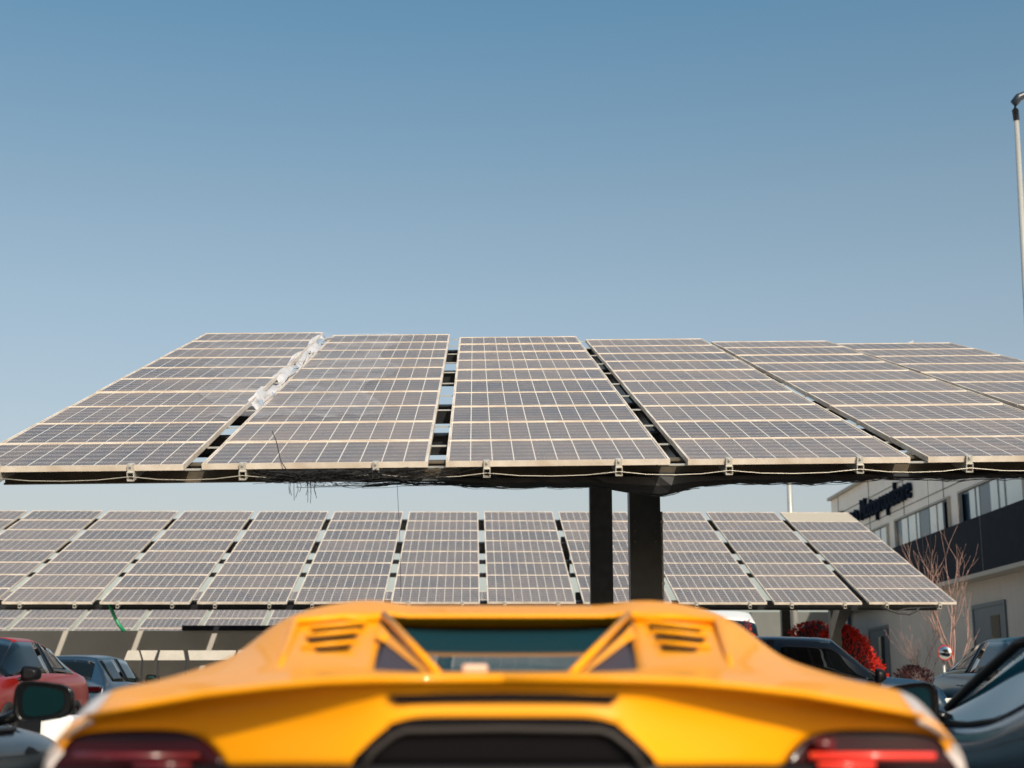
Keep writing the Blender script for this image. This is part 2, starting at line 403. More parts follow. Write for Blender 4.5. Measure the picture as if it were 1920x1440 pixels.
# the torn clump above the left half, with hanging ends
for i in range(230):
    a = 2.35+abs(rg.gauss(0, .55)); pts = [F3(a+rg.uniform(-.25, .25), -.05+rg.uniform(-.03, .06), -.085+rg.uniform(-.055, .045)+abs(a-2.4)*.01) for t in range(4)]
    nb.tube(pts, .0017, 3, cap=False)
for i in range(11):
    a = 2.50+rg.uniform(-.12, .12); l = rg.uniform(.07, .17); d = rg.uniform(-.06, .08)
    nb.tube([F3(a, .30, -.12), F3(a+d*.4, .30, -.18), F3(a+d*.6, .29, -.19-l*.5), F3(a+d*.3, .29, -.19-l)], .0024, 3, cap=False)
nb.tube([F3(2.42, -.04, -.06), F3(2.36, 0, .02), F3(2.33, .0, .17), F3(2.30, .02, .24)], .0035, 5)
o = nb.build('bird_netting', M['net']); tag(o, 'torn black bird netting lashed and sagging along the front girder of the big canopy', 'netting')
# dangling wires
for nm, (px, y0, y1, Y), lb in (('hanging_wire', (744, 905, 1120, 10.95), 'thin dark wire hanging from the girder left of the posts'), ('hanging_wire', (1738, 893, 1085, 10.95), 'thin dark wire hanging from the girder in front of the pale building')):
    k = MB(); a = at(px, y0-12, Y); b = at(px+8, y1, Y); k.tube([a, (a+b)/2+Vector((.006, 0, 0)), b], .0016, 4)
    o = k.build(nm, M['net']); tag(o, lb, 'wire', 'wires hanging from the big canopy')
# crumpled plastic film jammed in the gap between the first two columns
F1 = NW @ NF(NT + NTW*1)
def film(name, a0, a1, b0, b1, n, m, label, seed, amp):
    k = MB(); rr = random.Random(seed); nb_ = 26; na = 5; V = []
    for i in range(nb_+1):
        row = []
        for j in range(na+1):
            u = j/na; t = i/nb_
            wv = math.sin(i*.9+j*1.7)*amp*.4 + rr.uniform(-amp, amp)*.5
            row.append(k.bm.verts.new(F1 @ Vector((a0+(a1-a0)*u + .02*math.sin(i*.8), b0+(b1-b0)*t+rr.uniform(-.05, .05), n + wv - .10*math.sin(math.pi*u)*(1+.5*math.sin(i*.5))))))
        V.append(row)
    for i in range(nb_):
        for j in range(na):
            if rr.random() < .24 and 0 < j < na: continue
            k.bm.faces.new([V[i][j], V[i][j+1], V[i+1][j+1], V[i+1][j]])
    o = k.build(name, m, smooth=True); sol = o.modifiers.new('t', 'SOLIDIFY'); sol.thickness = .002
    tag(o, label, 'plastic film'); return o
film('plastic_film', MW-.03, MW+NG+.02, 3.3, 9.9, .022, M['white_film'], 'crumpled white plastic film caught in the gap between the two left columns of panels', 4, .03)
# clear film lying over the upper panels of both columns
mf = bpy.data.materials.new('clear_film'); mf.use_nodes = True; n_ = mf.node_tree; pb = n_.nodes['Principled BSDF']; pb.inputs['Base Color'].default_value = (.66, .62, .62, 1); pb.inputs['Roughness'].default_value = .25
tr = n_.nodes.new('ShaderNodeBsdfTransparent'); mx = n_.nodes.new('ShaderNodeMixShader'); tcn = n_.nodes.new('ShaderNodeTexCoord'); nz = n_.nodes.new('ShaderNodeTexNoise'); nz.inputs['Scale'].default_value = 1.6; nz.inputs['Detail'].default_value = 7; nz.inputs['Distortion'].default_value = 1.5
n_.links.new(tcn.outputs['Object'], nz.inputs['Vector']); cr = n_.nodes.new('ShaderNodeMapRange'); cr.inputs[1].default_value = .35; cr.inputs[2].default_value = .72; cr.inputs[3].default_value = .05; cr.inputs[4].default_value = .26
n_.links.new(nz.outputs['Fac'], cr.inputs[0]); n_.links.new(cr.outputs[0], mx.inputs[0]); n_.links.new(tr.outputs[0], mx.inputs[1]); n_.links.new(pb.outputs[0], mx.inputs[2]); n_.links.new(mx.outputs[0], n_.nodes['Material Output'].inputs[0])
k = MB(); rr = random.Random(8); V = []
for i in range(31):
    t = i/30; b = 2.2+7.6*t; row = []
    aL = MW - .25 - 1.15*t + .12*math.sin(i*.7); aR = MW+NG + 1.05 - .1*t + .15*math.sin(i*.5+1)
    for j in range(17):
        u = j/16; a = aL+(aR-aL)*u
        row.append(k.bm.verts.new(F1 @ Vector((a, b+.05*math.sin(j), .020+.012*math.sin(i*1.3+j*2.1)+rr.uniform(-.006, .006)))))
    V.append(row)
for i in range(30):
    for j in range(16):
        k.bm.faces.new([V[i][j], V[i][j+1], V[i+1][j+1], V[i+1][j]])
o = k.build('plastic_sheet', mf, smooth=True); tag(o, 'wrinkled clear plastic sheet lying over the upper panels of the two left columns', 'plastic sheet')
k = MB(); p = NW @ NF(NT + NTW*5.5) @ Vector((9.98, 9.97, -.012))
k.prism([p+Vector((-.07, 0, .0)), p+Vector((.03, .02, .0)), p+Vector((.045, .01, .05)), p+Vector((.02, 0, .035))], (0, .03, .01))
tag(k.build('plastic_scrap', M['white_film']), 'small white scrap sticking up from the top edge of the big canopy at the right', 'scrap')

# --- far canopy
FX, FY, FZ = -12.963, 27.02, 2.4236
far, FF, FL = canopy('solar_canopy', (FX, FY, FZ), 1.6233, .0514, 18.7058, 0, .137, 12, 8, M['cells_far'], 'second tilted solar canopy behind the big one, twelve columns in a long row', blanks=((11, 7),))
rail_set(far, FF, 12, 8, .137, 18.7, 0, offs=(.33, 1.33))
Ff = FF(18.7058); FWID = 12*(MW+.137)
for b in (.5, 5.3, 7.6): beam(far, Ff, .1, FWID-.35, b, -.118, .16 if b < 1 else .24, .12, 'girder', M['dark_steel'])
for b in (2.6, 3.7):
    k = MB(); k.box((FWID/2, b, -.16), (FWID-.4, .06, .08), Ff); k.build('lath', M['dark_steel'], far)
for X in (6.42, 1.4, -3.4):
    a = X-FX; t = Ff @ Vector((a, 1.6, -.25)); k = MB()
    k.box((t.x, t.y, t.z/2), (.20, .20, t.z)); k.build('post', M['dark_steel'], far); k = MB()
    t2 = Ff @ Vector((a, 6.4, -.25)); k.box((t2.x, t2.y, t2.z/2), (.2, .2, t2.z))
    k.build('post', M['dark_steel'], far)
    k = MB(); p0 = Vector((t.x+.05, t.y, .75)); p1 = Ff @ Vector((a+.62, 1.3, -.30))
    k.prism([(t.x+.1, t.y-.07, t.z-.75), (t.x+.1, t.y-.07, t.z-.05), (p1.x, t.y-.07, t.z-.05), (p1.x-.05, t.y-.07, t.z-.14), (t.x+.3, t.y-.07, t.z-.42)], (0, .14, 0))
    k.build('brace', M['dark_steel'], far)
# slack cable looped below its right end
k = MB(); A0 = at(1660, 1141, 27.3); pts = [A0, at(1668, 1144, 27.3), at(1685, 1150, 27.3), at(1705, 1152, 27.3), at(1718, 1146, 27.3), at(1724, 1139, 27.3)]
k.tube(pts, .022, 6); pts = [at(1650, 1139, 27.4), at(1680, 1146, 27.4), at(1700, 1141, 27.4), at(1757, 1138, 27.4)]; k.tube(pts, .012, 6)
tag(k.build('cable_loop', M['net']), 'black cable looping under the right end of the second canopy', 'cable')
# green hose
k = MB(); k.tube([at(204, 1128, 27.6), at(208, 1140, 27.55), at(214, 1155, 27.5), at(222, 1170, 27.5), at(233, 1184, 27.5)], .033, 10)
tag(k.build('hose', M['green'], smooth=True), 'bright green hose hanging below the front edge of the second canopy', 'hose')

# --- third canopy, far behind at the left
TX, TY = -25.0, 37.6
third, TF, TL = canopy('solar_canopy', (TX, TY+2.3, 1.08+.78), 1.6, .05, 18.7, 0, .15, 14, 6, M['cells_far'], 'third solar canopy standing low behind the white wall at the left')
rail_set(third, TF, 14, 6, .15, 18.7, 0, clamp=False)
Ft = TF(18.7)
for b in (.6, 5.0): beam(third, Ft, .1, 24.8, b, -.118, .22, .14, 'girder', M['galv'])
for a in (1, 7, 13, 19, 24):
    for b in (.6, 5.0):
        t = Ft @ Vector((a, b, -.3)); k = MB(); k.box((t.x, t.y, t.z/2), (.18, .18, t.z)); k.build('post', M['dark_steel'], third)

# --- white wall that catches the shadow of the second canopy
wl = empty('boundary_wall', (-12, 35.6, 0)); tag(wl, 'white wall behind the parked cars at the left, striped by the shadow of the canopy', 'wall')
k = MB(); k.box((-1.5, 0, 1.1), (19, .22, 2.2)); k.build('wall', M['white_wall'], wl)
k = MB(); k.box((5.95, -.03, 2.262), (3.7, .34, .12)); k.build('coping', M['band'], wl)

bw = empty('bright_patch_boards', (at(360, 1280, 27).x, 27, 0)); tag(bw, 'row of low cream boards on thin posts, added in place of bright patches on the wall, beyond the dark blue hatchback', 'stand_in_boards')  # added boards, shaped to stand in for bright patches on the wall
for x0, x1, sl in ((236, 262, .03), (266, 292, -.03), (298, 345, .02), (354, 440, -.02), (445, 530, .02), (536, 610, 0)):
    a0 = at(x0, 1231, 27).x-bw.location.x; a1 = at(x1, 1231, 27).x-bw.location.x
    k = MB(); k.prism([(a0-sl, 0, 1.37), (a1+sl, 0, 1.37), (a1-sl, 0, 1.545), (a0+sl, 0, 1.545)], (0, .03, 0)); k.build('stand_in_board', M['cream'], bw)
    k = MB(); k.box((a1+.035, .05, .77), (.03, .03, 1.54)); k.build('post', M['dark_steel'], bw)
# ------------------------------------------------------------------ building
def bloc(vpx=900, corner=(1558, 935), Y=50):
    p = at(*corner, Y); az = (vpx-960)/FPX   # the facade runs away from the street
    return p, math.atan2(-1, -az)
BS = 1.16; bp, brz = bloc(Y=50*BS)
slope = .012
bld = empty('office_building', (bp.x, bp.y, CAMZ*(1-BS)), (0, math.atan(-slope), brz)); bld.rotation_mode = 'XYZ'; bld.scale = (BS, BS, BS)
tag(bld, 'pale two-storey office building with a dark band, strip windows and blue lettering, at the right', 'building')
T = 7.2; LEN = 34; DP = 18
k = MB(); k.box((LEN/2, DP/2+.02, 3.9), (LEN, DP, 6.6)); k.box((LEN/2, DP/2+.25, .31), (LEN, DP-.4, .62)); k.build('wall', [M['wall']], bld)
k = MB(); k.box((LEN/2, .06, 1.64), (LEN, .08, 3.28)); k.build('lower_wall', M['wall_low'], bld)
# parapet pieces
k = MB(); k.box((LEN/2, -.03, 7.17), (LEN+.1, .16, .09)); k.build('parapet_cap', M['trim'], bld)
k = MB(); k.box((LEN/2+.6, -.18, 3.96), (LEN-1, .42, 1.30)); k.build('dark_band', M['band'], bld)
k = MB(); k.box((LEN/2+.6, -.20, 3.255), (LEN-1, .50, .10)); k.build('band_trim', M['trim'], bld)
k = MB()
for a in (1.0, 4.9, 8.6, 12.2, 15.9, 19.7, 23.5): k.box((a, .0135, 5.9), (.025, .02, 2.5))
for a0, a1 in ((0, 34),): k.box(((a0+a1)/2, .0125, 6.55), (a1-a0, .018, .02)); k.box(((a0+a1)/2, .0125, 5.78), (a1-a0, .018, .02))
k.build('panel_joint', M['seam'], bld)
k = MB()
for a in (11.5, 16.0, 21): k.box((a, -.392, 3.96), (.02, .006, 1.28))
k.build('band_joint', M['seam'], bld)
def bx(px, z):      # distance along the facade of a pixel column
    az = (900-960)/FPX; u = (px-960)/FPX
    # solve (bp + a*u_dir).x / (y cos+z..) roughly: ray X = u*(Y c + (z) s)
    ux, uy = -az/math.hypot(az, 1), -1/math.hypot(az, 1)
    lo, hi = -5, 40
    for _ in range(60):
        m_ = (lo+hi)/2; X = bp.x+ux*m_*BS; Y = bp.y+uy*m_*BS; zz = (z-CAMZ)*BS
        pu = X/(Y*math.cos(PITCH)+zz*math.sin(PITCH))
        if pu < u: lo = m_
        else: hi = m_
    return m_
def window(x0, x1, layout, z0=4.60, z1=5.48):
    a0, a1 = bx(x0, 5), bx(x1, 5); W_ = a1-a0
    k = MB(); k.box(((a0+a1)/2, .0, z1+.02), (W_+.1, .10, .05)); k.box((a0, -.01, (z0+z1)/2), (.05, .10, z1-z0)); k.box((a1, -.01, (z0+z1)/2), (.05, .10, z1-z0))
    f = k.build('window', M['trim'], bld)
    k = MB(); k.box(((a0+a1)/2, .012, (z0+z1)/2), (W_-.05, .016, z1-z0)); k.build('recess', M['frame_blue'], f)
    for s0, s1, kind in layout:
        c = a0+W_*(s0+s1)/2; w_ = W_*(s1-s0)
        p = MB()
        if kind == 'b': p.box((c, -.004, (z0+z1)/2), (w_-.05, .012, z1-z0-.06)); p.build('pane', M['blind'], f)
        if kind == 'o': p.box((c, -.06, (z0+z1)/2), (w_-.04, .03, z1-z0-.08), Matrix.Translation((c, -.06, 0)) @ Matrix.Rotation(R(-18), 4, 'Z') @ Matrix.Translation((-c, .06, 0))); p.build('open_sash', M['frame_blue'], f)
window(1632, 1668, [(0, .3, 'b'), (.32, .6, 'b'), (.64, .95, 'b')])
window(1683, 1784, [(.12, .24, 'b'), (.26, .40, 'b'), (.42, .47, 'b'), (.66, .78, 'b'), (.80, .89, 'b'), (.90, .98, 'o')])
window(1804, 1925, [(.16, .26, 'b'), (.28, .33, 'b'), (.02, .10, 'o'), (.50, .62, 'b'), (.64, .72, 'b'), (.74, .98, 'b')])
window(1960, 2140, [(.12, .3, 'b'), (.34, .5, 'b'), (.6, .8, 'b')])
def door(x0, x1, zt, leaf):
    a0, a1 = bx(x0, 1.8), bx(x1, 1.8)
    k = MB(); k.box(((a0+a1)/2, .012, zt+.04), (a1-a0+.16, .08, .09)); k.box((a0-.04, .012, zt/2), (.08, .08, zt)); k.box((a1+.04, .012, zt/2), (.08, .08, zt))
    f = k.build('door', M['door'], bld)
    k = MB(); k.box(((a0+a1)/2, .008, zt/2), (a1-a0, .03, zt)); k.build('door_leaf', M['door'], f)
    k = MB(); c = a0+(a1-a0)*leaf; k.box((c, -.012, zt*.6), ((a1-a0)*.28, .012, zt*.62)); k.build('glazing', M['glass_dark'], f)
    k = MB(); k.box((c-.35*(a1-a0)*.5, -.03, 1.05), (.03, .05, .3)); k.build('handle', M['alu2'], f)
door(1633, 1667, 2.50, .66); door(1831, 1889, 2.57, .7)
k = MB(); k.tube([(bx(1596, 2.8), -.05, 0), (bx(1596, 2.8), -.05, 3.2)], .06, 8); k.build('downpipe', M['frame_blue'], bld)
# lettering
def text(word, a0, a1, z0, size, ext=.05):
    c = bpy.data.curves.new('t', 'FONT'); c.body = word; c.size = 1; c.extrude = ext; c.offset = .008; c.space_character = 1.0; c.resolution_u = 3
    t = bpy.data.objects.new('t', c); COL.objects.link(t); bpy.context.view_layer.update()
    me = bpy.data.meshes.new_from_object(t.evaluated_get(bpy.context.evaluated_depsgraph_get())); bpy.data.objects.remove(t)
    xs = [v.co.x for v in me.vertices]; wd = max(xs)-min(xs); mnx = min(xs)
    for v in me.vertices:
        x, y, z = v.co; v.co = (a0+(x-mnx)/wd*(a1-a0), -.05-z, z0+y*size)
    me.materials.clear(); me.materials.append(M['letters'])
    o = bpy.data.objects.new('lettering', me); COL.objects.link(o); o.parent = bld; return o
text('Sviluppo', bx(1566, 6.2), bx(1613, 6.2), 5.97, .86)
text('Motopropulsore', bx(1619, 6.2), bx(1711, 6.5), 5.95, .92)
# annex beyond the corner
an = empty('annex_building', (8.6, 51.2, 0)); tag(an, 'low grey annex with a pale canopy edge, left of the office building', 'building')
k = MB(); k.box((1.15, 3, 1.7), (2.9, 6, 3.4)); k.build('wall', M['grey_wall'], an)
k = MB(); k.prism([(.4, -.25, 2.35), (2.5, -1.2, 2.95), (2.5, -1.2, 3.08), (.4, -.25, 2.48)], (0, .3, 0)); k.build('canopy_edge', M['trim'], an)
k = MB(); k.box((1.15, -.03, 1.2), (.7, .05, 2.2)); k.build('door', M['door'], an)
k = MB(); k.box((2.0, -.03, 1.6), (.5, .05, 1.0)); k.build('window', M['glass_dark'], an)

M['convex'] = mat('convex_mirror', (.6, .62, .62), .05, 1.0)
# ------------------------------------------------------------------ lamps, poles, mirror
lp = empty('street_lamp', (10.755, 30.0, -.47)); lp.scale = (1.5, 1.5, 1.5); tag(lp, 'tall galvanised street lamp with dark curved head at the right edge', 'street lamp')
lp.rotation_euler = (0, R(1.0), 0)
k = MB(); k.tube([(0, 0, 0), (0, 0, 9.05)], [.075, .034], 14); k.build('pole', M['pole'], lp)
k = MB(); k.tube([(0, 0, 8.96), (-.01, 0, 9.12), (-.01, 0, 9.24), (.05, 0, 9.32), (.18, 0, 9.38), (.32, 0, 9.41)], [.044, .048, .062, .060, .05, .05], 12); k.build('bracket', M['lamp_head'], lp, smooth=True)
k = MB(); k.box((.75, 0, 9.44), (.95, .26, .09), bev=.03); k.build('lamp_head', M['lamp_head'], lp)
k = MB(); k.box((.78, 0, 9.390), (.6, .18, .012)); k.build('lamp_glass', M['blind'], lp)
pp = at(1491, 1190, 37.5); wp = empty('white_pole', (pp.x, pp.y, 0)); tag(wp, 'slim white pole rising behind the right part of the second canopy', 'pole')
k = MB(); k.tube([(0, 0, 0), (0, 0, 7.6)], [.11, .055], 14); k.build('mast', M['pole'], wp)
k = MB(); k.tube([(0, 0, 7.55), (0, 0, 7.72)], [.07, .07], 12); k.build('pole_cap', M['lamp_head'], wp)
mp_ = at(1772, 1224, 27.0); cm_ = empty('traffic_mirror', (mp_.x, mp_.y, 0)); tag(cm_, 'round convex traffic mirror with a red rim behind the teal car', 'mirror')
k = MB(); k.tube([(0, .12, 0), (0, .12, mp_.z+.1)], .03, 8); k.build('pole', M['pole'], cm_)
Mm = Matrix.Translation((0, 0, mp_.z)) @ Matrix.Rotation(R(-90-28), 4, 'Z')
k = MB(); k.lathe([(0.0, .05), (.05, .048), (.1, .035), (.125, .018)], 28, Mm); k.build('mirror_face', M['convex'], cm_, smooth=True)
k = MB(); k.lathe([(.115, .02), (.135, .03), (.14, .0), (.11, -.04), (0, -.06)], 28, Mm); k.build('rim', M['red_plastic'], cm_, smooth=True)
bb = MB(); bb.box((0, 0, .37), (.22, .4, .74), bev=.03)
bq = bb.build('concrete_block', M['white_paint']); bq.location = (-2.95, 9.9, 0); tag(bq, 'bright white low block glimpsed between the black door mirror and the yellow car', 'block')

# ------------------------------------------------------------------ plants
def twig_tree(loc, h, seed, label, n0=5, spread=.55, sc=1.0):
    root = empty('bare_tree', loc); tag(root, label, 'tree', 'bare red-twigged trees by the office building')
    rr = random.Random(seed); k = MB(); tw = MB()
    def grow(p, d, l, r, dep):
        pts = [p]; q = p.copy(); dd = d.copy(); ns = 4
        for i in range(ns):
            dd = (dd + Vector((rr.uniform(-.12, .12), rr.uniform(-.12, .12), .06))).normalized(); q = q + dd*l/ns; pts.append(q.copy())
        b = k if dep < 2 else tw
        b.tube(pts, [r*(1-.45*i/ns) for i in range(ns+1)], 6 if dep < 2 else 4)
        if dep < 4:
            for c in range(3 if dep < 2 else 2):
                t = rr.choice(pts[2:]); ang = rr.uniform(.25, .6); az = rr.uniform(0, 6.28)
                side = Vector((math.cos(az), math.sin(az), rr.uniform(0, .3)))
                grow(t, (dd+side*ang).normalized(), l*rr.uniform(.55, .8), r*.58, dep+1)
    grow(Vector((0, 0, 0)), Vector((0, 0, 1)), h*.38, .032*sc, 0)
    for i in range(n0):
        az = i*2.4; grow(Vector((0, 0, h*(.28+.03*i))), Vector((math.cos(az)*spread, math.sin(az)*spread, 1)).normalized(), h*.30, .015*sc, 1)
    k.build('trunk', M['bark_red'], root); tw.build('crown', M['bark_red'], root)
    return root
tp = at(1780, 1190, 31); twig_tree((tp.x, tp.y, 0), 4.15, 5, 'bare red-twigged tree in front of the dark band of the office building', 5, .38)
tp = at(1726, 1190, 36); twig_tree((tp.x, tp.y, 0), 2.9, 9, 'thin pale bare shrub tree between the two doors of the office building', 4, .7, .6)

def leafy(name, loc, prof, m, nleaf, leaf, seed, label, cat, core=.8):
    """leaf-sized faces through a turned volume; prof = [(radius, z)]"""
    root = empty(name, loc); tag(root, label, cat); rr = random.Random(seed); k = MB()
    zs = [z for _, z in prof]
    def rad(z):
        for i in range(len(prof)-1):
            if prof[i][1] <= z <= prof[i+1][1]:
                t = (z-prof[i][1])/(prof[i+1][1]-prof[i][1]); return prof[i][0]*(1-t)+prof[i+1][0]*t
        return 0
    ph = [rr.uniform(0, 6) for _ in range(4)]
    for i in range(nleaf):
        z = rr.uniform(zs[0], zs[-1]); th = rr.uniform(0, 2*math.pi)
        r = rad(z)*(1+.09*math.sin(5*th+ph[0]+3*z)+.07*math.sin(9*th+ph[1]-7*z))*rr.uniform(core, 1.03)
        p = Vector((r*math.cos(th), r*math.sin(th), z)); u = Vector((math.cos(th), math.sin(th), .9+rr.uniform(-.5, .5))).normalized()
        s_ = Vector((rr.uniform(-1, 1), rr.uniform(-1, 1), rr.uniform(-1, 1))).cross(u).normalized(); l = leaf*rr.uniform(.6, 1.25)
        a = [p, p+u*l*.5+s_*l*.22, p+u*l, p+u*l*.5-s_*l*.22]
        k.bm.faces.new([k.bm.verts.new(q) for q in a])
    k.build('foliage', m, root)
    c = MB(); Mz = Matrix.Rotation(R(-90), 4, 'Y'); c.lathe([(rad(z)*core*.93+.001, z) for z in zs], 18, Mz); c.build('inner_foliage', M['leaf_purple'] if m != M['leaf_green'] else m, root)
    k = MB(); k.tube([(0, 0, 0), (0, 0, zs[0]+.3)], .05, 8); k.build('trunk', M['bark_red'], root)
    return root
bp_ = at(1576, 1200, 31.5)
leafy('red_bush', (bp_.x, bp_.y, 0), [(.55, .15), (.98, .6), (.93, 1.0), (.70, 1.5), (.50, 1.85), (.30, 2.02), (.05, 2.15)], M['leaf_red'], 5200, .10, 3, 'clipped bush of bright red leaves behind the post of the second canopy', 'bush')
bp_ = at(1526, 1200, 33.5)
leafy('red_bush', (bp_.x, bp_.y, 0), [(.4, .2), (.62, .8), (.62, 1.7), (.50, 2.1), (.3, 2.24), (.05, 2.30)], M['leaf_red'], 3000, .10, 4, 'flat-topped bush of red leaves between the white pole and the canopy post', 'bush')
bp_ = at(1401, 1180, 40)
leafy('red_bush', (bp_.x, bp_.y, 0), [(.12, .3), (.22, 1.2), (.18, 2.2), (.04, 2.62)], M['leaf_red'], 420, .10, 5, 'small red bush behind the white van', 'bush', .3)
bp_ = at(1712, 1270, 29)
leafy('purple_bush', (bp_.x, bp_.y, 0), [(.30, .1), (.42, .5), (.40, .95), (.28, 1.18), (.04, 1.27)], M['leaf_purple'], 1800, .08, 6, 'small round dark purple bush between the black car mirror and the teal car', 'bush')

# ------------------------------------------------------------------ cars
def q(dx, py, d, cx=945, d0=2.8):
    p = at(960+dx, py, d); return Vector((p.x, d-d0, p.z))

def split_shell(root, rows, face_id, ids, crease, levels=2, body='body'):
    """mirror a half grid of control points, smooth it, and split it into one object per face id"""
    n = len(rows[0]); bm = bmesh.new(); G_ = []
    for r in rows:
        line = []
        for j in range(-(n-1), n):
            p = Vector(r[abs(j)]);  p.x *= (1 if j >= 0 else -1)
            if j == 0: p.x = 0
            line.append(bm.verts.new(p))
        G_.append(line)
    cl = bm.edges.layers.float.new('crease_edge')
    for i in range(len(rows)-1):
        for j in range(2*(n-1)):
            f = bm.faces.new([G_[i][j], G_[i][j+1], G_[i+1][j+1], G_[i+1][j]])
            hj = j-(n-1); side = 1 if hj >= 0 else -1; h = hj if hj >= 0 else -hj-1
            f.material_index = face_id(i, h, side); f.smooth = True
    bmesh.ops.recalc_face_normals(bm, faces=bm.faces)
    for e in bm.edges:
        pass
    for (i0, j0, i1, j1), v in crease.items():
        for s_ in (1, -1):
            a = G_[i0][n-1+s_*j0]; b = G_[i1][n-1+s_*j1]; e = bm.edges.get((a, b))
            if e: e[cl] = v
    me = bpy.data.meshes.new('tmp'); bm.to_mesh(me); bm.free()
    for _ in range(max(i for i in ids)+1): me.materials.append(M['gloss_black'])
    o = bpy.data.objects.new('tmp', me); COL.objects.link(o); sb = o.modifiers.new('s', 'SUBSURF'); sb.levels = levels; sb.render_levels = levels
    bpy.context.view_layer.update()
    ev = bpy.data.meshes.new_from_object(o.evaluated_get(bpy.context.evaluated_depsgraph_get()))
    bpy.data.objects.remove(o)
    out = {}
    for fid, (nm, m_, lab) in ids.items():
        b = bmesh.new(); b.from_mesh(ev)
        bmesh.ops.delete(b, geom=[f for f in b.faces if f.material_index != fid], context='FACES')
        if not b.faces: b.free(); continue
        for f in b.faces: f.material_index = 0
        me2 = bpy.data.meshes.new(nm); b.to_mesh(me2); b.free(); me2.materials.clear(); me2.materials.append(m_)
        for pl in me2.polygons: pl.use_smooth = True
        o2 = bpy.data.objects.new(nm, me2); COL.objects.link(o2); o2.parent = root
        if lab: o2['label'] = lab
        so = o2.modifiers.new('thick', 'SOLIDIFY'); so.thickness = .012; so.offset = -1
        out[fid] = o2
    return out

def wheel(root, x, y, r, wd):
    s = 1 if x > 0 else -1; Mx = Matrix.Translation((x, y, r)) @ Matrix.Rotation(0 if s > 0 else math.pi, 4, 'Z')
    w_ = empty('wheel', (0, 0, 0)); w_.parent = root
    k = MB(); k.lathe([(r*.66, -wd/2), (r*.93, -wd/2), (r, -wd/2+.03), (r, wd/2-.03), (r*.94, wd/2), (r*.68, wd/2), (r*.66, wd/2-.03)], 36, Mx); k.build('tyre', M['rubber'], w_)
    k = MB(); k.lathe([(r*.67, -wd/2+.02), (r*.67, wd/2-.02), (r*.62, wd/2-.02), (r*.60, wd/2-.05), (0.02, wd/2-.07)], 36, Mx)
    for i in range(5):
        a = i*2*math.pi/5; k.box((wd/2-.03, 0, r*.36), (.03, .06, r*.55), Mx @ Matrix.Rotation(a, 4, 'X'))
    k.build('rim', M['rim'], w_)

def mirror_part(root, x, y, z, side, m, w_=.22, h_=.15, face=True):
    """door mirror: housing with a rounded outline, its stalk and its glass (glass looks to the rear, -y)"""
    s = side; k = MB(); n = 20
    def ring(yy, sc):
        out = []
        for i in range(n):
            a = 2*math.pi*i/n; cx = abs(math.cos(a))**.55*math.copysign(1, math.cos(a)); cz = abs(math.sin(a))**.6*math.copysign(1, math.sin(a))
            out.append(Vector((x+cx*w_/2*sc*(1) , yy, z+cz*h_/2*sc*(1 - .18*s*cx))))
        return out
    rs = [ring(y+.02, .90), ring(y, 1.0), ring(y+.05, 1.0), ring(y+.10, .86), ring(y+.14, .5)]
    V = [[k.bm.verts.new(p) for p in r_] for r_ in rs]
    k.bm.faces.new(V[0]); k.bm.faces.new(V[-1])
    for i in range(len(V)-1):
        for j in range(n): k.bm.faces.new([V[i][j], V[i][(j+1) % n], V[i+1][(j+1) % n], V[i+1][j]]).smooth = True
    k.tube([(x-s*w_*.4, y+.06, z-h_*.3), (x-s*(w_*.5+.10), y+.07, z-h_*.55)], [.028, .022], 8)
    o = k.build('door_mirror', m, root)
    if face:
        g_ = MB(); g_.bm.faces.new([g_.bm.verts.new(p+Vector((0, -.004, 0))) for p in ring(y+.018, .72)]); g_.build('mirror_glass', M['mirror_glass'], o)
    return o

